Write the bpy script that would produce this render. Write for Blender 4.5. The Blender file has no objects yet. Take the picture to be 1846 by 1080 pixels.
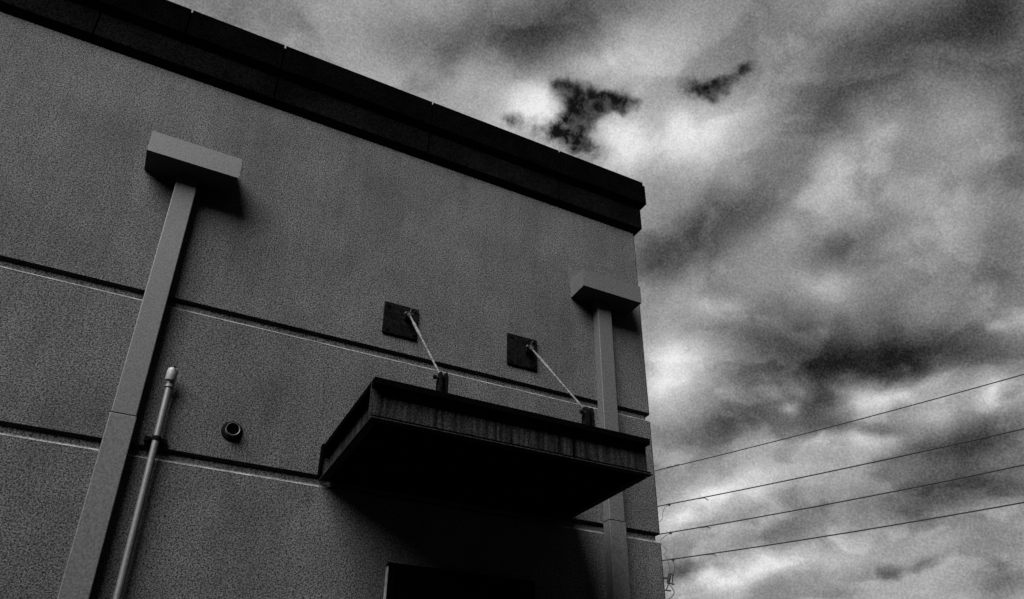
import bpy, bmesh, math, random
from mathutils import Vector, Matrix

# ---------------------------------------------------------------- camera
scene = bpy.context.scene
COL = scene.collection
cam_data = bpy.data.cameras.new('camera')
cam = bpy.data.objects.new('camera', cam_data)
COL.objects.link(cam)
cam.matrix_world = Matrix(((0.89165757, -0.22339420, -0.39375349, 0.0),
                           (-0.45266908, -0.42819477, -0.78213806, -5.5),
                           (0.00612192, 0.87563935, -0.48292675, 1.6),
                           (0, 0, 0, 1)))
cam_data.sensor_fit = 'HORIZONTAL'
cam_data.sensor_width = 36.0
cam_data.lens = 27.29
cam_data.shift_y = 0.06655
cam_data.clip_start = 0.05
cam_data.clip_end = 6000
scene.camera = cam

# ---------------------------------------------------------------- exposure
EXPOSURE = 2.4
vs = scene.view_settings
vs.view_transform = 'Standard'
vs.look = 'None'
vs.exposure = EXPOSURE
vs.gamma = 1.0
vs.use_curve_mapping = False

# ---------------------------------------------------------------- sun behind thin cloud
SUN = Vector((-1.25, -1.0, 1.5)).normalized()          # direction towards the sun
sun_data = bpy.data.lights.new('sun', 'SUN')
sun_data.energy = 3.6
sun_data.angle = math.radians(44)
sun_data.color = (1.0, 1.0, 1.0)                         # black-and-white film
sun = bpy.data.objects.new('sun', sun_data)
sun.rotation_euler = SUN.to_track_quat('Z', 'Y').to_euler()
sun.location = (-8, -12, 20)
COL.objects.link(sun)

# ---------------------------------------------------------------- sky: broken cloud deck, monochrome
# (azimuth, elevation, half width, half height, tilt - all degrees - and tone)
CLOUDS = [
    (31.9, 53.1, 6.85, 2.36, 7, -0.22), (16.6, 51.6, 4.12, 1.53, 8, -0.08), (-0.5, 49.5, 5.61, 2.58, 22, -0.03), (9.0, 49.0, 4.36, 1.43, -6, 0.03), (22.2, 49.8, 2.67, 1.24, 4, 0.06),
    (40.4, 49.7, 4.25, 2.49, 9, 0.12), (28.4, 48.1, 1.95, 1.26, 33, 0.15), (30.5, 47.1, 1.08, 1.4, 7, 0.15), (27.3, 46.6, 1.7, 0.6, 14, 0.09), (38.0, 44.6, 1.84, 1.92, -8, 0.26),
    (44.1, 44.4, 2.67, 1.89, 18, 0.2), (30.9, 45.3, 2.35, 1.12, -22, 0.12), (36.3, 49.4, 2.27, 0.88, -16, 0.1), (62.3, 46.0, 4.83, 2.5, -8, -0.24), (70.3, 44.3, 2.78, 2.53, -11, -0.24),
    (69.4, 38.7, 1.37, 3.74, -29, -0.1), (56.7, 43.6, 5.32, 1.93, -9, -0.1), (49.8, 45.3, 3.03, 2.19, 9, 0.1), (47.8, 41.5, 3.16, 1.51, 7, 0.06), (63.2, 37.5, 3.16, 4.16, -1, 0.05),
    (55.5, 38.7, 3.23, 1.66, 20, 0.1), (45.7, 38.4, 4.67, 2.12, 11, -0.15), (40.4, 35.6, 3.45, 2.37, 3, -0.18), (53.3, 42.1, 2.96, 1.29, 8, -0.08), (56.5, 34.6, 3.54, 1.47, 10, -0.11),
    (53.3, 32.3, 2.06, 1.2, -15, 0.14), (44.9, 32.0, 1.7, 0.7, -18, 0.13), (65.1, 32.4, 2.0, 4.69, -23, -0.13), (50.7, 35.6, 2.1, 1.53, 18, 0.03), (55.9, 26.6, 6.26, 1.77, -9, -0.3),
    (49.3, 29.6, 4.57, 1.73, -3, -0.15), (40.8, 28.5, 2.9, 2.4, 14, 0.24), (38.9, 26.9, 1.57, 1.81, -5, 0.14), (42.1, 31.0, 2.3, 0.99, -8, -0.08), (46.0, 25.2, 2.21, 1.95, -8, -0.1),
    (42.7, 23.4, 4.88, 1.18, 6, -0.14), (50.7, 24.5, 1.33, 2.09, -10, -0.16), (55.6, 24.2, 2.6, 0.73, 1, 0.22), (61.3, 22.6, 0.71, 1.46, -26, 0.22), (48.2, 24.2, 0.59, 0.42, 12, 0.17),
    (52.9, 22.3, 3.64, 0.56, -7, -0.11), (50.8, 21.5, 3.25, 0.64, -4, 0.13), (58.0, 22.4, 2.2, 0.78, 4, 0.12), (59.8, 20.0, 3.85, 1.1, 4, -0.22), (42.6, 19.1, 3.38, 1.0, 7, 0.24),
    (39.0, 17.6, 1.92, 0.93, 2, 0.16), (57.6, 17.1, 4.5, 1.31, 2, -0.22), (46.0, 15.9, 2.87, 0.66, 3, -0.08), (51.9, 17.5, 3.7, 0.79, 7, -0.04), (43.7, 13.3, 4.7, 0.94, 8, 0.2),
    (41.3, 13.5, 0.98, 0.58, 16, 0.12), (49.4, 14.3, 4.08, 1.07, 5, 0.06), (54.6, 14.2, 3.47, 1.03, 4, 0.05), (39.6, 14.3, 1.91, 0.52, 12, -0.13), (52.7, 13.2, 0.81, 0.54, -28, -0.16),
    (54.9, 13.3, 0.84, 0.33, 9, -0.17), (58.9, 11.3, 1.69, 0.92, -7, -0.14), (64.5, 26.7, 0.87, 0.81, 11, 0.18), (63.1, 26.8, 0.53, 0.31, -18, 0.14), (39.4, 24.0, 2.33, 2.0, -5, 0.08),
]
GAPS = [
    (33.5, 47.5, 1.7, 1.23, -14, 0.9), (36.5, 47.3, 1.69, 0.94, -18, 0.9), (31.6, 48.6, 0.92, 0.65, -32, 0.6), (32.8, 46.0, 1.76, 0.9, 15, 0.6), (33.7, 44.7, 1.8, 1.05, -33, 1.0),
    (30.0, 45.4, 2.66, 0.9, -26, 0.72), (26.4, 46.5, 0.86, 0.59, 1, 0.6), (38.4, 46.9, 1.15, 0.51, -18, 0.7), (46.5, 47.2, 1.64, 0.71, -7, 1.1), (47.1, 46.3, 0.75, 0.6, 48, 0.75),
    (49.8, 47.7, 0.6, 0.33, 24, 0.95),
]

world = bpy.data.worlds.new('World')
scene.world = world
world.use_nodes = True
WT = world.node_tree
WT.nodes.clear()

class NG:
    """tiny helper to write node maths as calls"""
    def __init__(s, tree): s.t = tree
    def put(s, sock, v):
        if isinstance(v, bpy.types.NodeSocket): s.t.links.new(v, sock)
        else: sock.default_value = v
    def m(s, op, a, b=0.0, c=None, clamp=False):
        n = s.t.nodes.new('ShaderNodeMath'); n.operation = op; n.use_clamp = clamp
        s.put(n.inputs[0], a); s.put(n.inputs[1], b)
        if c is not None: s.put(n.inputs[2], c)
        return n.outputs[0]
    def v(s, op, a, b=(0, 0, 0), scale=None):
        n = s.t.nodes.new('ShaderNodeVectorMath'); n.operation = op
        s.put(n.inputs[0], a)
        if scale is not None: s.put(n.inputs['Scale'], scale)
        else: s.put(n.inputs[1], b)
        return n.outputs['Value'] if op in ('DOT_PRODUCT', 'LENGTH') else n.outputs[0]
    def noise(s, vec, scale, detail=4.0, rough=0.5, distort=0.0, out=0):
        n = s.t.nodes.new('ShaderNodeTexNoise'); n.noise_dimensions = '3D'
        s.put(n.inputs['Vector'], vec); n.inputs['Scale'].default_value = scale
        n.inputs['Detail'].default_value = detail; n.inputs['Roughness'].default_value = rough
        n.inputs['Distortion'].default_value = distort
        return n.outputs[out]
    def remap(s, x, a, b, c=0.0, d=1.0, smooth=False):
        n = s.t.nodes.new('ShaderNodeMapRange')
        if smooth: n.interpolation_type = 'SMOOTHSTEP'
        s.put(n.inputs[0], x)
        for i, q in enumerate((a, b, c, d)): s.put(n.inputs[i + 1], q)
        return n.outputs[0]

g = NG(WT)
tc = WT.nodes.new('ShaderNodeTexCoord')
D0 = tc.outputs['Generated']
def warp(vec, scale, amp, detail=3.0):
    nz = g.noise(vec, scale, detail, 0.55, out=1)
    return g.v('ADD', vec, g.v('SCALE', g.v('SUBTRACT', nz, (0.5, 0.5, 0.5)), scale=amp))
W1 = warp(D0, 5.0, 0.05)
W2 = warp(W1, 22.0, 0.028, 4.0)
W3 = warp(W1, 45.0, 0.022, 6.0)
def blob(vec, az, el, r1, r2, tilt, amp):
    az, el, tl = map(math.radians, (az, el, tilt))
    d = Vector((math.sin(az) * math.cos(el), math.cos(az) * math.cos(el), math.sin(el)))
    e = Vector((math.cos(az), -math.sin(az), 0)); u = e.cross(d)
    a = (e * math.cos(tl) + u * math.sin(tl)) / math.radians(r1)
    b = (u * math.cos(tl) - e * math.sin(tl)) / math.radians(r2)
    p = g.v('DOT_PRODUCT', vec, tuple(a)); q = g.v('DOT_PRODUCT', vec, tuple(b))
    r = g.m('MULTIPLY_ADD', q, q, g.m('MULTIPLY', p, p))
    return g.m('MULTIPLY', g.m('POWER', 0.42, r), amp)
def total(vec, table):
    acc = None
    for t in table:
        x = blob(vec, *t)
        acc = x if acc is None else g.m('ADD', acc, x)
    return acc
flat = g.v('MULTIPLY', D0, (1.0, 1.0, 1.7))
tone = g.m('MULTIPLY_ADD', total(W2, CLOUDS), 1.32, 0.57)
sx = WT.nodes.new('ShaderNodeSeparateXYZ'); WT.links.new(W1, sx.inputs[0])
deck = g.v('SCALE', W1, scale=g.m('DIVIDE', 1.0, g.m('ADD', g.m('MAXIMUM', sx.outputs[2], 0.0), 0.38)))   # flat cloud deck in perspective
big = g.m('SUBTRACT', g.noise(deck, 3.6, 9.0, 0.52), 0.5)
puff = g.m('SUBTRACT', g.remap(g.noise(deck, 6.5, 7.0, 0.52, 0.3), 0.462, 0.555, smooth=True), 0.5)
tone = g.m('MULTIPLY_ADD', puff, 0.10, tone)
tone = g.m('MULTIPLY_ADD', big, 0.26, tone)
mid = g.m('SUBTRACT', g.noise(deck, 14.0, 8.0, 0.58), 0.5)
tone = g.m('MULTIPLY_ADD', mid, 0.25, tone)
fine = g.m('SUBTRACT', g.noise(D0, 420.0, 1.5, 0.6), 0.5)
tone = g.m('MULTIPLY_ADD', fine, 0.26, tone)
tone = g.m('MINIMUM', g.m('MAXIMUM', tone, 0.12), 0.93)
cloud = g.m('MULTIPLY', g.m('POWER', tone, 2.2), 10.0 / 2 ** EXPOSURE)
gap = g.m('MULTIPLY_ADD', g.m('SUBTRACT', g.noise(W2, 42.0, 9.0, 0.72), 0.5), 1.8, g.m('MULTIPLY', total(W3, GAPS), 1.02))
gap = g.remap(gap, 0.14, 1.22, smooth=True)
gap = g.m('MULTIPLY', gap, g.remap(g.noise(W3, 48.0, 9.0, 0.68), 0.36, 0.54, 0.80, 1.0))       # thin veil drifting across the gaps
sky = WT.nodes.new('ShaderNodeTexSky'); sky.sky_type = 'NISHITA'; sky.sun_disc = False
sky.sun_elevation = math.asin(SUN.z)
sky.sun_rotation = math.atan2(SUN.x, SUN.y)
sep = WT.nodes.new('ShaderNodeSeparateColor')
WT.links.new(sky.outputs[0], sep.inputs[0])
blue_seen_through_red_filter = g.m('MULTIPLY', sep.outputs[0], 0.016)
mix = WT.nodes.new('ShaderNodeMix'); mix.data_type = 'FLOAT'
WT.links.new(gap, mix.inputs[0]); WT.links.new(cloud, mix.inputs[2]); WT.links.new(blue_seen_through_red_filter, mix.inputs[3])
bg = WT.nodes.new('ShaderNodeBackground'); bg.inputs['Strength'].default_value = 0.1
WT.links.new(mix.outputs[0], bg.inputs['Color'])
wo = WT.nodes.new('ShaderNodeOutputWorld')
WT.links.new(bg.outputs[0], wo.inputs['Surface'])
world.cycles.sampling_method = 'MANUAL'
world.cycles.sample_map_resolution = 512

# ---------------------------------------------------------------- materials (grey values only: a black-and-white picture)
def material(name, base, rough=0.7, speck=0.0, speck_scale=110.0, mottle=0.0, mottle_scale=1.3,
             streak=0.0, stain=0.0, bump=0.0, metal=0.0, spec=0.3):
    mt = bpy.data.materials.new(name); mt.use_nodes = True
    t = mt.node_tree; n = NG(t)
    bs = t.nodes['Principled BSDF']
    bs.inputs['Roughness'].default_value = rough
    bs.inputs['Metallic'].default_value = metal
    bs.inputs['Specular IOR Level'].default_value = spec
    co = t.nodes.new('ShaderNodeTexCoord').outputs['Object']
    val = base
    k = None
    def mul(x):
        nonlocal k
        k = x if k is None else n.m('MULTIPLY', k, x)
    if speck:
        s = n.noise(co, speck_scale, 2.0, 0.8)
        s2 = n.noise(n.v('ADD', co, (7.3, 1.7, 3.1)), speck_scale * 0.66, 1.0)
        s = n.m('MULTIPLY_ADD', s2, 0.38, n.m('MULTIPLY', s, 0.62))
        mul(n.remap(s, 0.415, 0.585, max(0.02, 1 - speck), 1 + speck))
    if mottle:
        s = n.noise(co, mottle_scale, 5.0, 0.6)
        mul(n.remap(s, 0.28, 0.72, 1 - mottle, 1 + mottle))
    if streak:
        s = n.noise(n.v('MULTIPLY', co, (28, 28, 1.6)), 1.0, 4.0, 0.6)
        mul(n.remap(s, 0.32, 0.66, 1 - streak, 1 + streak))
    if stain:                                             # old water runs and patchy repainting
        s = n.noise(n.v('MULTIPLY', co, (7.0, 7.0, 0.55)), 1.0, 5.0, 0.62)
        mul(n.remap(s, 0.34, 0.62, 1 - stain, 1 + stain * 0.6))
        s = n.noise(co, 4.3, 6.0, 0.66)
        mul(n.remap(s, 0.33, 0.67, 1 - stain * 0.8, 1 + stain * 0.8))
    if k is not None:
        val = n.m('MULTIPLY', k, base)
        cc = t.nodes.new('ShaderNodeCombineColor')
        for i in range(3): t.links.new(val, cc.inputs[i])
        t.links.new(cc.outputs[0], bs.inputs['Base Color'])
    else:
        bs.inputs['Base Color'].default_value = (base, base, base, 1)
    if bump:
        b = t.nodes.new('ShaderNodeBump'); b.inputs['Strength'].default_value = bump
        b.inputs['Distance'].default_value = 0.006
        t.links.new(n.noise(co, speck_scale * 0.8, 3.0, 0.6), b.inputs['Height'])
        t.links.new(b.outputs[0], bs.inputs['Normal'])
    return mt

M = dict(
    stucco=material('painted_stucco', 0.0268, 0.92, speck=0.92, speck_scale=122, stain=0.12, mottle=0.30, mottle_scale=1.1, bump=0.8, spec=0.1),
    sheet=material('painted_sheet_metal', 0.027, 0.6, speck=0.38, speck_scale=112, mottle=0.08, mottle_scale=3, spec=0.2),
    pipe=material('galvanised_pipe', 0.034, 0.5, speck=0.25, speck_scale=120, mottle=0.12, mottle_scale=9, spec=0.3),
    cap_white=material('pale_cast_metal', 0.085, 0.55, speck=0.3, speck_scale=140),
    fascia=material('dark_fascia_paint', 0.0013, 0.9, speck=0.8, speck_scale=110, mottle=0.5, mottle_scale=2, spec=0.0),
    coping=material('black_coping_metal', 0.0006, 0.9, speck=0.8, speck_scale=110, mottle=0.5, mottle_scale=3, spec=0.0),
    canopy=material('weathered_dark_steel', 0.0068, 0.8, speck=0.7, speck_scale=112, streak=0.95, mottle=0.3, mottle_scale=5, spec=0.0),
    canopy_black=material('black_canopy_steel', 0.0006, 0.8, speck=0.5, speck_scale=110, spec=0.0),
    edge=material('worn_steel_edge', 0.009, 0.7, speck=0.6, speck_scale=60, spec=0.03),
    plate=material('blackened_steel_plate', 0.0016, 0.8, speck=0.8, speck_scale=80, mottle=0.6, mottle_scale=12, spec=0.01),
    rod=material('flaking_white_rod', 0.027, 0.6, speck=0.6, speck_scale=30, spec=0.3),
    dark_inside=material('dark_opening', 0.001, 0.9, spec=0.0),
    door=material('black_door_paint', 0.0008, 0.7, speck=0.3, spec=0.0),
    jamb=material('bare_door_trim', 0.07, 0.4, speck=0.3, speck_scale=40, spec=0.3),
    wire=material('weathered_black_cable', 0.008, 0.7, speck=0.3, speck_scale=20, spec=0.05),
    wood=material('tarred_pole_wood', 0.03, 0.9, speck=0.4, speck_scale=20, streak=0.4, spec=0.05),
    asphalt=material('asphalt', 0.02, 0.95, speck=0.4, speck_scale=60, mottle=0.2, mottle_scale=0.6, spec=0.1),
    lip=material('lit_edge_tone', 0.055, 0.85, speck=0.5, speck_scale=125, mottle=0.6, mottle_scale=7, spec=0.1),  # paler colour paints the light caught along each reveal's lower edge
    roof=material('roof_membrane', 0.08, 0.9, speck=0.2, speck_scale=40, mottle=0.2),
)

# ---------------------------------------------------------------- mesh helpers
def finish(name, bm, mat, parent=None, smooth=False, bevel=0.0):
    if bevel:
        bmesh.ops.bevel(bm, geom=[e for e in bm.edges if e.is_manifold and e.calc_face_angle(0) > 0.5],
                        offset=bevel, segments=2, affect='EDGES', profile=0.5)
    bmesh.ops.recalc_face_normals(bm, faces=bm.faces)
    me = bpy.data.meshes.new(name); bm.to_mesh(me); bm.free()
    if smooth:
        me.polygons.foreach_set('use_smooth', [True] * len(me.polygons))
        me.set_sharp_from_angle(angle=math.radians(40))
    ob = bpy.data.objects.new(name, me)
    me.materials.append(M[mat]); COL.objects.link(ob)
    if parent is not None:
        ob.parent = parent
        ob.matrix_parent_inverse = parent_inverse(parent)
    return ob
def parent_inverse(p):
    return Matrix.Translation(-p.location) if p.parent is None else Matrix.Identity(4)
def thing(name, label, cat, loc, group=None):
    o = bpy.data.objects.new(name, None); o.empty_display_size = 0.1
    o.location = loc; COL.objects.link(o)
    o['label'] = label; o['category'] = cat
    if group: o['group'] = group
    return o
def tag(o, label, cat, group=None):
    o['label'] = label; o['category'] = cat
    if group: o['group'] = group
    return o
def box(bm, x0, x1, y0, y1, z0, z1):
    r = bmesh.ops.create_cube(bm, size=1.0)
    for v in r['verts']:
        v.co = Vector(((x0 + x1) / 2 + v.co.x * (x1 - x0), (y0 + y1) / 2 + v.co.y * (y1 - y0), (z0 + z1) / 2 + v.co.z * (z1 - z0)))
    return bm
def B(*a):
    return box(bmesh.new(), *a)
def tube(pts, rad, seg=10, bm=None, caps=True):
    """a round tube along a polyline; rad is one radius or one per point"""
    bm = bm or bmesh.new()
    pts = [Vector(p) for p in pts]
    rs = rad if isinstance(rad, (list, tuple)) else [rad] * len(pts)
    rings = []
    up = None
    for i, p in enumerate(pts):
        a = pts[max(i - 1, 0)]; b = pts[min(i + 1, len(pts) - 1)]
        t = (b - a).normalized()
        if up is None: up = t.orthogonal().normalized()
        up = (up - t * up.dot(t)).normalized(); s = t.cross(up)
        rings.append([bm.verts.new(p + (up * math.cos(w) + s * math.sin(w)) * rs[i])
                      for w in (2 * math.pi * k / seg for k in range(seg))])
    for r0, r1 in zip(rings, rings[1:]):
        for k in range(seg):
            bm.faces.new((r0[k], r0[(k + 1) % seg], r1[(k + 1) % seg], r1[k]))
    if caps:
        bm.faces.new(rings[0][::-1]); bm.faces.new(rings[-1])
    return bm
def lathe(origin, axis, prof, seg=28, bm=None, closed=False):
    """prof: (distance along axis, radius) pairs"""
    bm = bm or bmesh.new()
    o = Vector(origin); ax = Vector(axis).normalized(); u = ax.orthogonal().normalized(); w = ax.cross(u)
    rings = [[bm.verts.new(o + ax * d + (u * math.cos(a) + w * math.sin(a)) * r)
              for a in (2 * math.pi * k / seg for k in range(seg))] for d, r in prof]
    pairs = list(zip(rings, rings[1:])) + ([(rings[-1], rings[0])] if closed else [])
    for r0, r1 in pairs:
        for k in range(seg):
            bm.faces.new((r0[k], r0[(k + 1) % seg], r1[(k + 1) % seg], r1[k]))
    if not closed:
        bm.faces.new(rings[0][::-1]); bm.faces.new(rings[-1])
    return bm
def sweep(path, prof, bm=None):
    """closed profile of (outward offset, z) swept along a plan path of (point, outward mitre vector)"""
    bm = bm or bmesh.new()
    rings = [[bm.verts.new((p[0] + o[0] * d, p[1] + o[1] * d, z)) for d, z in prof] for p, o in path]
    n = len(prof)
    for r0, r1 in zip(rings, rings[1:]):
        for k in range(n):
            bm.faces.new((r0[k], r0[(k + 1) % n], r1[(k + 1) % n], r1[k]))
    bm.faces.new(rings[0][::-1]); bm.faces.new(rings[-1])
    return bm

# ---------------------------------------------------------------- ground
bm = bmesh.new()
vs_ = [bm.verts.new(p) for p in ((-1500, -1500, 0), (1500, -1500, 0), (1500, 1500, 0), (-1500, 1500, 0))]
bm.faces.new(vs_)
ground = finish('ground', bm, 'asphalt'); ground['kind'] = 'structure'

# ---------------------------------------------------------------- the building
XL, XC, YB = -9.0, 4.297, 11.0          # left end, right corner, back
CH = 0.035                               # chamfer on the corner
bld = thing('warehouse_building', 'stucco commercial building with dark stepped cornice and horizontal wall reveals', 'building', (-2.3, 0, 0))
def plan(inset):
    c = CH
    return [(XL + inset, inset), (XC - inset - c, inset), (XC - inset, inset + c), (XC - inset, YB - inset), (XL + inset, YB - inset)]
def prism(rings_z):
    bm = bmesh.new()
    rings = [[bm.verts.new((x, y, z)) for x, y in plan(i)] for i, z in rings_z]
    for r0, r1 in zip(rings, rings[1:]):
        for k in range(len(r0)):
            bm.faces.new((r0[k], r0[(k + 1) % len(r0)], r1[(k + 1) % len(r0)], r1[k]))
    bm.faces.new(rings[0][::-1]); bm.faces.new(rings[-1])
    return bm
REV = 0.030                              # depth of the wall reveals
TOPS = [4.858, 3.664, 2.470, 1.276]      # upper edge of each reveal
GAPZ = 0.050                             # height of a reveal
hi = 7.10
for ztop in TOPS + [None]:
    lo = ztop if ztop is not None else 0.0
    finish('wall_panel', prism([(REV, lo), (0, lo + REV * 0.5), (0, hi), (0.0, hi + 0.0001)] if hi == 7.10 else
                               [(REV, lo), (0, lo + REV * 0.5), (0, hi - 0.032), (REV, hi)] if ztop is not None else
                               [(0, lo), (0, hi - 0.032), (REV, hi)]), 'stucco', bld)
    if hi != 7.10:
        finish('reveal_lit_lip', prism([(0.004, hi - 0.030), (-0.0015, hi - 0.0295), (REV * 0.40, hi - 0.014), (REV * 0.45, hi - 0.018)]), 'lip', bld)
    if ztop is not None:
        finish('reveal', prism([(REV + 0.001, ztop - GAPZ - 0.01), (REV + 0.001, ztop + 0.01)]), 'stucco', bld)
        hi = ztop - GAPZ
finish('parapet_core', prism([(0.02, 7.08), (0.02, 7.788)]), 'coping', bld)

# cornice: lower fascia and upper coping, each in lengths with open joints
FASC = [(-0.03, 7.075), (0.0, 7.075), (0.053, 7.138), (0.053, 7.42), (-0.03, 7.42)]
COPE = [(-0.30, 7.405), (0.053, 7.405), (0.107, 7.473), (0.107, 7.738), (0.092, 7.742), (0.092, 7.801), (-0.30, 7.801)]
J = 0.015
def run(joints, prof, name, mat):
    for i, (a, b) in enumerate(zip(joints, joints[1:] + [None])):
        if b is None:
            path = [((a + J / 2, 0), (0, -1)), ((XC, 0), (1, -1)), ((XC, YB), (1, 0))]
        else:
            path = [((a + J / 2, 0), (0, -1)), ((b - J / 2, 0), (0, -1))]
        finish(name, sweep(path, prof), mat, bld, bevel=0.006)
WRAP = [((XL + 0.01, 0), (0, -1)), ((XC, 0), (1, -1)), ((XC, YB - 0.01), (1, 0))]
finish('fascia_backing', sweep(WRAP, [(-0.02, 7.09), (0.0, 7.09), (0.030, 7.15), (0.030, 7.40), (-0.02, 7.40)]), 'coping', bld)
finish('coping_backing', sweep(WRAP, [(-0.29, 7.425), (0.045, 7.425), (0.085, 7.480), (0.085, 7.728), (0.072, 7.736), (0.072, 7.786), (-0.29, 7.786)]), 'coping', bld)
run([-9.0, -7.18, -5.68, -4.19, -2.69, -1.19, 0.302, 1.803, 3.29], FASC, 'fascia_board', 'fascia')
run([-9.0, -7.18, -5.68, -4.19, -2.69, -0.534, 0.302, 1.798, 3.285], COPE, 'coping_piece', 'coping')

# ---------------------------------------------------------------- downspouts with rain heads
def rain_pipe(label, cx, joint_z, flap):
    t = thing('downspout', label, 'downspout', (cx, 0, 0.0), 'rainwater downspouts on the stucco wall')
    w, d = 0.079, 0.105
    hx0, hx1, hd, hz0, hz1 = cx - 0.328, cx + 0.354, 0.25, 5.957, 6.158
    # rain head: open folded box, front a touch lower than its back plate
    bm = bmesh.new()
    q = [bm.verts.new(p) for p in ((hx0, -0.004, hz0), (hx1, -0.004, hz0), (hx1, -hd, hz0), (hx0, -hd, hz0),
                                   (hx0, -0.004, hz1 + 0.02), (hx1, -0.004, hz1 + 0.02), (hx1, -hd, hz1), (hx0, -hd, hz1))]
    for f in ((0, 1, 2, 3), (7, 6, 5, 4), (3, 2, 6, 7), (0, 4, 5, 1), (1, 5, 6, 2), (0, 3, 7, 4)):
        bm.faces.new([q[k] for k in f])
    h = finish('rain_head', bm, 'sheet', t, bevel=0.004)
    finish('back_flange', B(hx0 - 0.018, hx1 + 0.018, -0.003, 0.002, hz0 + 0.12, hz1 + 0.17), 'sheet', h)
    finish('sealant_bead', tube([(hx0 + 0.02 + k * 0.0655, -0.012 - 0.004 * random.random(), hz1 + 0.026 + 0.004 * random.random()) for k in range(11)], 0.008, 6), 'plate', h)
    finish('upper_pipe', B(cx - w, cx + w, -d, -0.006, joint_z, hz0 + 0.02), 'sheet', t, bevel=0.006)
    finish('lower_pipe', B(cx - w - 0.005, cx + w + 0.005, -d - 0.005, -0.004, 0.06, joint_z + 0.012), 'sheet', t, bevel=0.006)
    finish('joint_seam', B(cx - w - 0.0015, cx + w + 0.0015, -d - 0.0015, -0.006, joint_z + 0.010, joint_z + 0.020), 'plate', t)
    finish('pipe_strap', B(cx - w - 0.07, cx + w + 0.07, -0.008, -0.002, 1.9, 1.95), 'sheet', t)
    return t
random.seed(3)
rain_pipe('pale grey square downspout and rain head standing left of the slim conduit', -0.203, 3.816, 0)
rain_pipe('pale grey square downspout and rain head beside the building corner, behind the canopy', 3.747, 3.67, 1)

# ---------------------------------------------------------------- conduit with weather cap
t = thing('conduit', 'slim round conduit with pale rounded weather cap clamped beside the downspout', 'conduit', (0.03, 0, 0))
PX, PY = 0.030, -0.055
finish('pipe', tube([(PX, PY, 0.0), (PX, PY, 1.5), (PX, PY, 3.0), (PX, PY, 4.145)], 0.0235, 14), 'pipe', t, smooth=True)
finish('collar', lathe((PX, PY, 4.105), (0, 0, 1), [(0, 0.024), (0.003, 0.031), (0.018, 0.031), (0.022, 0.027), (0.030, 0.027), (0.033, 0.031), (0.046, 0.031), (0.05, 0.02)]), 'pipe', t, smooth=True)
cap = finish('weather_cap', lathe((PX - 0.004, PY - 0.012, 4.150), (0.03, -0.18, 1), [(0, 0.016), (0.008, 0.033), (0.018, 0.036), (0.080, 0.036), (0.094, 0.032), (0.103, 0.021), (0.106, 0.006)], 24), 'cap_white', t, smooth=True)
finish('cap_neck', lathe((PX, PY, 4.14), (0, 0, 1), [(0, 0.019), (0.022, 0.019)], 16), 'plate', t, smooth=True)
finish('cap_screw', lathe((PX + 0.005, PY - 0.062, 4.243), (0, -1, 0.4), [(0, 0.007), (0.008, 0.007), (0.010, 0.004)], 12), 'plate', cap)
st = finish('pipe_clamp', B(PX - 0.075, PX + 0.072, -0.034, -0.003, 3.700, 3.735), 'plate', t, bevel=0.003)
finish('clamp_band', lathe((PX, PY, 3.702), (0, 0, 1), [(0, 0.0235), (0, 0.028), (0.030, 0.028), (0.030, 0.0235)], 18, closed=True), 'plate', st)
for sx in (-1, 1):
    finish('clamp_bolt', lathe((PX + sx * 0.042, -0.034, 3.718), (0, -1, 0), [(0, 0.008), (0.010, 0.008)], 6), 'plate', st)

# ---------------------------------------------------------------- round vent
t = thing('wall_vent', 'small round pipe vent with flange and dark opening low on the wall', 'vent', (0.507, 0, 3.895))
finish('flange', lathe((0.507, 0.003, 3.893), (0, -1, 0), [(0, 0.076), (0.010, 0.076), (0.018, 0.068), (0.020, 0.050)]), 'plate', t, smooth=True)
tb = finish('pipe_stub', lathe((0.507, -0.015, 3.893), (0, -1, 0), [(0, 0.050), (0.034, 0.050), (0.037, 0.0475), (0.034, 0.044), (0.005, 0.044), (0.0, 0.044)], closed=True), 'pipe', t, smooth=True)
finish('opening', lathe((0.507, -0.020, 3.893), (0, -1, 0), [(0, 0.0435), (0.004, 0.0435)]), 'dark_inside', tb)  # solid disc, the dark inside of the stub is put into its colour

# ---------------------------------------------------------------- canopy
CX0, CX1, CY, CZ0, CZ1 = 1.172, 3.285, -1.25, 3.632, 3.915
can = thing('entrance_canopy', 'dark streaked steel canopy hung over the entrance by two tie rods', 'canopy', (2.23, -0.6, CZ0))
IN = 0.062
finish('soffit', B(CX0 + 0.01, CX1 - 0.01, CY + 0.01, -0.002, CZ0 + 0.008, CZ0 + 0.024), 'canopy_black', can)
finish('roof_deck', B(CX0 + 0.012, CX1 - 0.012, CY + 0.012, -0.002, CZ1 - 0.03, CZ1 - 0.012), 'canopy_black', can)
def channel(name, a, b, nrm):
    """outward facing steel channel: web set back, top flange, bottom flange with a worn lip"""
    (x0, y0), (x1, y1) = a, b
    def bar(nm, mat, o0, o1, z0, z1, par):
        xs = sorted((x0, x1)); ys = sorted((y0, y1))
        if nrm[0] == 0:
            yy = sorted((y0 - nrm[1] * o0, y0 - nrm[1] * o1)); return finish(nm, B(xs[0], xs[1], yy[0], yy[1], z0, z1), mat, par, bevel=0.002)
        xx = sorted((x0 - nrm[0] * o0, x0 - nrm[0] * o1)); return finish(nm, B(xx[0], xx[1], ys[0], ys[1], z0, z1), mat, par, bevel=0.002)
    w = bar(name, 'canopy', IN, IN + 0.012, CZ0 + 0.009, CZ1 - 0.011, can)
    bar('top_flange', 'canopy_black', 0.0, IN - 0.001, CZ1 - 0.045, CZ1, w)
    bar('bottom_flange', 'edge', 0.0, IN - 0.001, CZ0, CZ0 + 0.007, w)
    return w
channel('front_web', (CX0, CY), (CX1, CY), (0, -1))
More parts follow.
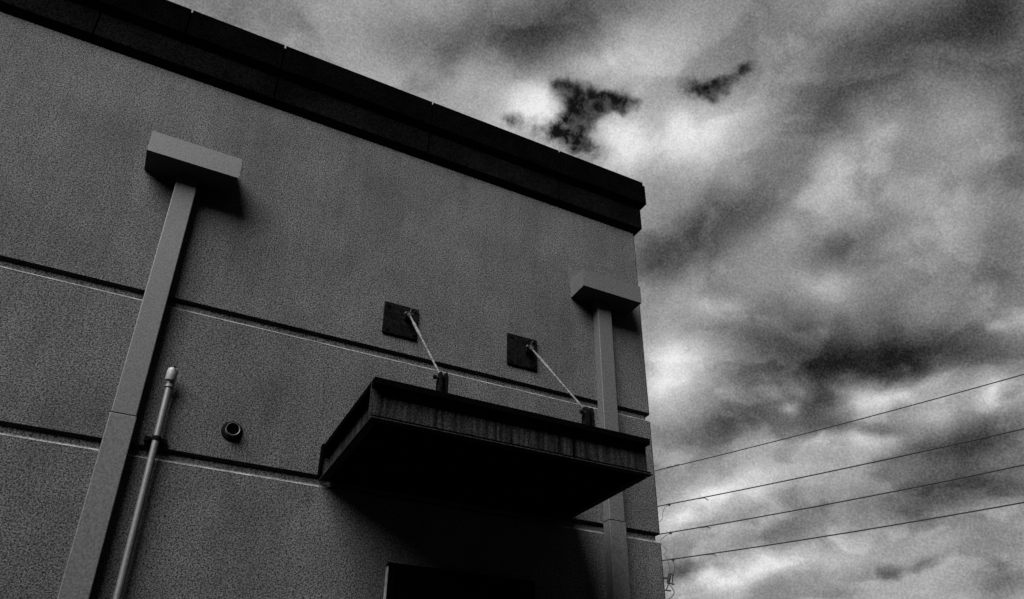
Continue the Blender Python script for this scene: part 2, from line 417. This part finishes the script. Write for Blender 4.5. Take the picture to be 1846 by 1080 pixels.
channel('side_web', (CX0, CY + IN + 0.014), (CX0, -0.003), (-1, 0))
channel('side_web', (CX1, CY + IN + 0.014), (CX1, -0.003), (1, 0))
finish('wall_angle', B(CX0 - 0.016, CX0 - 0.001, -0.05, -0.002, CZ0 + 0.02, CZ1 - 0.004), 'canopy_black', can, bevel=0.003)

# ---------------------------------------------------------------- tie rods
def tie_rod(label, px0, px1, pz0, pz1, eye, foot):
    t = thing('tie_rod', label, 'tie rod', ((px0 + px1) / 2, 0, pz0), 'tie rods that hang the canopy from the wall')
    pl = finish('wall_plate', B(px0, px1, -0.022, -0.002, pz0, pz1), 'plate', t, bevel=0.003)
    for sx in (px0 + 0.035, px1 - 0.035):
        for sz in (pz0 + 0.035, pz1 - 0.035):
            finish('plate_bolt', lathe((sx, -0.022, sz), (0, -1, 0), [(0, 0.011), (0.010, 0.011), (0.012, 0.008)], 6), 'plate', pl)
    ex, ey, ez = eye; fx, fy, fz = foot
    # lug welded to the plate: two cheeks and a pin
    for s in (-1, 1):
        bm = bmesh.new()
        ring = [(-0.022, ez + 0.045), (-0.022, ez - 0.045), (ey - 0.010, ez - 0.028), (ey - 0.024, ez), (ey - 0.010, ez + 0.020)]
        a = [bm.verts.new((ex + s * 0.014, y, z)) for y, z in ring]; b = [bm.verts.new((ex + s * 0.022, y, z)) for y, z in ring]
        n = len(ring)
        for k in range(n): bm.faces.new((a[k], a[(k + 1) % n], b[(k + 1) % n], b[k]))
        bm.faces.new(a[::-1]); bm.faces.new(b)
        finish('wall_lug', bm, 'plate', t)
    finish('lug_pin', tube([(ex - 0.034, ey, ez), (ex + 0.034, ey, ez)], 0.011, 10), 'rod', t, smooth=True)
    finish('wire_loop', tube([(ex + 0.012 + 0.006 * math.sin(a), ey - 0.006 + 0.02 * math.cos(a * 1.3), ez + 0.052 * math.sin(a)) for a in (0.0, 0.5, 1.0, 1.4, 1.8)], 0.0045, 6), 'rod', t, smooth=True)
    e, f = Vector(eye), Vector(foot); d = (f - e).normalized(); L = (f - e).length
    finish('rod', tube([e + d * 0.05, e + d * (L * .5), f - d * 0.05], 0.0088, 10), 'rod', t, smooth=True)
    for c, sgn in ((e, 1), (f, -1)):
        p = c + d * sgn * 0.02
        cl = finish('clevis', tube([c - d * sgn * 0.022, c, c + d * sgn * 0.05, c + d * sgn * 0.085], [0.012, 0.021, 0.020, 0.0125], 10), 'plate' if sgn < 0 else 'edge', t, smooth=True)
    # turnbuckle sleeve in the upper third
    finish('turnbuckle', tube([e + d * L * .16, e + d * L * .18, e + d * L * .40, e + d * L * .42], [0.0105, 0.0135, 0.0135, 0.0105], 10), 'rod', t, smooth=True)
    # deck lug standing on the canopy
    base = CZ1 - 0.012
    for s in (-1, 1):
        bm = bmesh.new()
        pr = [(-0.052, base), (0.052, base), (0.052, fz - 0.01), (0.034, fz + 0.036), (0.0, fz + 0.044), (-0.030, fz + 0.028), (-0.045, fz - 0.02)]
        a = [bm.verts.new((fx + s * 0.016, fy - y, z)) for y, z in pr]; b = [bm.verts.new((fx + s * 0.027, fy - y, z)) for y, z in pr]
        n = len(pr)
        for k in range(n): bm.faces.new((a[k], a[(k + 1) % n], b[(k + 1) % n], b[k]))
        bm.faces.new(a[::-1]); bm.faces.new(b)
        finish('deck_lug', bm, 'plate', t)
    finish('lug_pin', tube([(fx - 0.048, fy, fz), (fx + 0.042, fy, fz)], 0.010, 10), 'edge', t, smooth=True)
    finish('pin_nut', lathe((fx - 0.048, fy, fz), (-1, 0, 0), [(0, 0.017), (0.016, 0.017)], 6), 'plate', t)
    finish('deck_lug_base', B(fx - 0.06, fx + 0.06, fy - 0.07, fy + 0.07, base, base + 0.010), 'plate', t)
    return t
tie_rod('rusty white tie rod with flaking turnbuckle, its square plate nearer the downspout with the conduit', 1.532, 1.842, 5.022, 5.328, (1.735, -0.075, 5.225), (1.705, -1.04, 4.128))
tie_rod('smooth grey tie rod whose square wall plate is nearer the building corner', 2.712, 3.018, 5.022, 5.340, (2.915, -0.075, 5.215), (2.885, -1.04, 4.125))

# ---------------------------------------------------------------- entrance door in the shade of the canopy
t = thing('entrance_door', 'black double door with a thin pale trim edge, in deep shade under the canopy', 'door', (2.35, 0, 0))
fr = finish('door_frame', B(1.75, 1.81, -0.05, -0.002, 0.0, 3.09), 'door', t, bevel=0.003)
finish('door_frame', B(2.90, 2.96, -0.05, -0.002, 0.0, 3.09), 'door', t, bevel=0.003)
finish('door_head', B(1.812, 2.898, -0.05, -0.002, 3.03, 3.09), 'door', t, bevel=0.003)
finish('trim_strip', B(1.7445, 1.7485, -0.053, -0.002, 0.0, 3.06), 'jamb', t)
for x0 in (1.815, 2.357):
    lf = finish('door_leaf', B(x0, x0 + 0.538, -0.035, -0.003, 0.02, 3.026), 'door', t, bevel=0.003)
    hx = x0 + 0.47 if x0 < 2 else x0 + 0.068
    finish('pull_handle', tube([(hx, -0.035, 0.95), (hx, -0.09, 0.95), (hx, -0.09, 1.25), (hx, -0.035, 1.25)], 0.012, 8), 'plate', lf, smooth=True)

# ---------------------------------------------------------------- unseen block added behind the camera to keep light off the wall
t = thing('shade_block', 'unseen flat-roofed block added across the yard to shade the stucco building', 'building', (-4, -24, 0))
YF = -17.0
finish('wall', B(-34, 24, -30, YF - 0.25, 0, 17.2), 'stucco', t)
finish('plinth', B(-34.1, 24.1, -30, YF - 0.15, 0, 0.6), 'plate', t)
finish('parapet', B(-34.2, 24.2, -30.1, YF - 0.1, 17.2, 17.7), 'fascia', t)
win = None
for fl in range(4):
    for k in range(14):
        x0, z0 = -32 + k * 4.0, 1.9 + fl * 3.9
        if win is None:
            win = finish('window', B(-0.9, 0.9, -0.06, 0.02, 0.0, 1.6), 'plate', t)
            pane = finish('pane', B(-0.8, 0.8, 0.005, 0.03, 0.1, 1.5), 'dark_inside', win)
            w, p = win, pane
        else:
            w = win.copy(); COL.objects.link(w); p = pane.copy(); COL.objects.link(p); p.parent = w
        w.location = (x0, YF - 0.25, z0)

# ---------------------------------------------------------------- power line behind the building
A, Bp = Vector((20.97, 21.26, 0)), Vector((27.02, 8.65, 0))
dirw = (Bp - A).normalized()
POLE1, POLE2 = A - dirw * 0.95, A + dirw * 28.0
ZS = [14.68, 12.99, 11.72, 10.55]
def on(s, z, side=0.0):
    p = A + dirw * s; n = Vector((-dirw.y, dirw.x, 0)); return Vector((p.x, p.y, z)) + n * side
SAG = [(-0.0073, 0.00158), (-0.0229, 0.00131), (-0.0268, 0.00163), (-0.0327, 0.00155)]   # slope at the near pole and curvature
def wire_z(i, s):
    a, b = SAG[i]
    return ZS[i] + a * s + b * s * s
def pole(name_label, P, direction):
    t = thing('utility_pole', name_label, 'utility pole', (P.x, P.y, 0))
    finish('pole_shaft', tube([P, P + Vector((0, 0, 7.5)), P + Vector((0, 0, 15.1 if P is POLE1 else 16.3))], [0.17, 0.145, 0.115], 16), 'wood', t, smooth=True)
    for i, z in enumerate(ZS):
        zz = wire_z(i, (P - A).dot(dirw))
        ins = finish('insulator', lathe(P + direction * 0.12 + Vector((0, 0, zz)), direction, [(0, 0.03), (0.02, 0.06), (0.05, 0.06), (0.06, 0.035), (0.09, 0.06), (0.12, 0.06), (0.13, 0.035), (0.16, 0.05), (0.19, 0.05), (0.2, 0.02)], 14), 'wire', t, smooth=True)
    return t
p1 = pole('dark timber utility pole behind the building corner, carrying the fuse cutout', POLE1, dirw)
p2 = pole('dark timber utility pole at the far end of the cables', POLE2, -dirw)
# fuse cutout on a bracket
co_c = on(0.08, 9.74)
arm = finish('cutout_bracket', tube([POLE1 + Vector((0, 0, 9.80)) + dirw * 0.1, on(-0.16, 9.80), on(0.02, 9.78)], 0.042, 8), 'wire', p1)
finish('cutout_brace', tube([on(-0.75, 9.30), on(-0.12, 9.28), on(0.10, 9.225)], 0.032, 8), 'wire', p1)
cut = finish('fuse_cutout', tube([on(0.02, 9.52), on(0.03, 9.60), on(0.085, 9.80), on(0.11, 9.92), on(0.12, 9.98)], [0.055, 0.072, 0.070, 0.062, 0.025], 12), 'wire', p1, smooth=True)
finish('fuse_tube', tube([on(0.20, 9.52), on(0.225, 9.66), on(0.262, 9.86)], 0.026, 8), 'wire', cut)
finish('upper_contact', tube([on(0.12, 9.93), on(0.20, 9.93), on(0.27, 9.86), on(0.30, 9.90)], 0.034, 8), 'wire', cut)
finish('lower_hinge', tube([on(0.04, 9.56), on(0.14, 9.53), on(0.23, 9.48), on(0.29, 9.49)], 0.034, 8), 'wire', cut)
finish('arcing_horn', tube([on(0.02, 9.50), on(-0.06, 9.36), on(-0.10, 9.28)], 0.024, 6), 'wire', cut)

names = ['topmost and thinnest black cable of the four running off behind the building',
         'second black cable down, with a short stub hanging from it',
         'third black cable down, above the lowest one, with a clamp near the building',
         'lowest black cable, the one joined to the fuse cutout by a hanging lead']
for i in range(4):
    r = 0.021 if i == 0 else 0.026
    t = thing('power_cable', names[i], 'power cable', on(-0.75, wire_z(i, -0.75)), 'power cables strung between the poles')
    ss = [-0.75 + k * (28.95 - 0.55) / 40 for k in range(41)]
    finish('cable', tube([on(s, wire_z(i, s)) for s in ss], r, 8), 'wire', t, smooth=True)
    if i == 0:
        finish('splice_sleeve', tube([on(s, wire_z(i, s) + 0.012) for s in (0.42, 0.5, 0.72, 0.80)], [0.012, 0.034, 0.034, 0.012], 8), 'wire', t)
        finish('tie_wire', tube([on(0.8, wire_z(i, .8) + .02), on(0.95, wire_z(i, .95) + .045), on(1.1, wire_z(i, 1.1) + .03)], 0.012, 6), 'wire', t)
    else:
        s0 = (0, 0.40, 0.34, 0.34)[i]
        cl = finish('clamp', tube([on(s0, wire_z(i, s0) + .04), on(s0, wire_z(i, s0)), on(s0 + .01, wire_z(i, s0) - .06), on(s0 + .02, wire_z(i, s0) - .10)], [0.02, 0.05, 0.042, 0.015], 8), 'wire', t)
        finish('clamp_bolt', tube([on(s0 - .07, wire_z(i, s0) - .03), on(s0 + .09, wire_z(i, s0) - .035)], 0.018, 6), 'wire', cl)
        s1 = (0, 2.15, 2.1, 2.22)[i]
        k = (0, 1.0, 0.45, 0.7)[i]
        finish('wire_stub', tube([on(s1 - .35, wire_z(i, s1 - .35) - .012), on(s1 - .05, wire_z(i, s1 - .05) - .025), on(s1 + .10, wire_z(i, s1) - .06 - .12 * k)], [0.02, 0.022, 0.016], 6), 'wire', t)
        s2 = (0, 9.0, 6.2, 7.5)[i]
        finish('splice_sleeve', tube([on(s, wire_z(i, s) - 0.003) for s in (s2, s2 + .06, s2 + .75, s2 + .82)], [0.017, 0.027, 0.027, 0.017], 8), 'wire', t)

def lead(label, pts, r=0.010):
    P = [Vector(p) for p in pts]; out = []
    for k in range(len(P) - 1):
        p0, p1_, p2_, p3 = P[max(k - 1, 0)], P[k], P[k + 1], P[min(k + 2, len(P) - 1)]
        for j in range(6):
            u = j / 6
            out.append(0.5 * ((2 * p1_) + (p2_ - p0) * u + (2 * p0 - 5 * p1_ + 4 * p2_ - p3) * u * u + (3 * p1_ - p0 - 3 * p2_ + p3) * u ** 3))
    out.append(P[-1])
    return tag(finish('jumper_lead', tube(out, r, 6), 'wire', smooth=True), label, 'wire', 'thin leads hanging from the cables')
lead('thin curved lead drooping from the second cable behind the building corner',
     [on(0.38, wire_z(1, .38) - .04), on(0.20, wire_z(1, .2) - .10), on(0.05, 12.62), on(0.02, 12.40), on(-0.25, 12.25), on(-0.90, 12.2)])
lead('thin kinked lead dropping from the third cable to the fuse cutout',
     [on(0.30, wire_z(2, .3) - .05), on(0.0, 11.56), on(-0.18, 11.40), on(-0.05, 11.15), on(0.08, 10.98), on(0.02, 10.86), on(-0.10, 10.80), on(0.02, 10.70), on(0.10, 10.45), on(0.14, 10.2), on(0.19, 9.96)])
lead('short straight lead hanging from the lowest cable to the fuse cutout',
     [on(0.36, wire_z(3, .36) - .08), on(0.33, 10.42), on(0.36, 10.33), on(0.37, 10.31), on(0.36, 10.1), on(0.285, 9.90)], 0.009)
lead('thicker looped lead hanging below the fuse cutout beside the building',
     [on(0.06, 9.50), on(0.20, 9.30), on(0.25, 9.15), on(0.18, 9.03), on(0.02, 8.92), on(-0.35, 8.75), on(-0.82, 8.70)], 0.019)
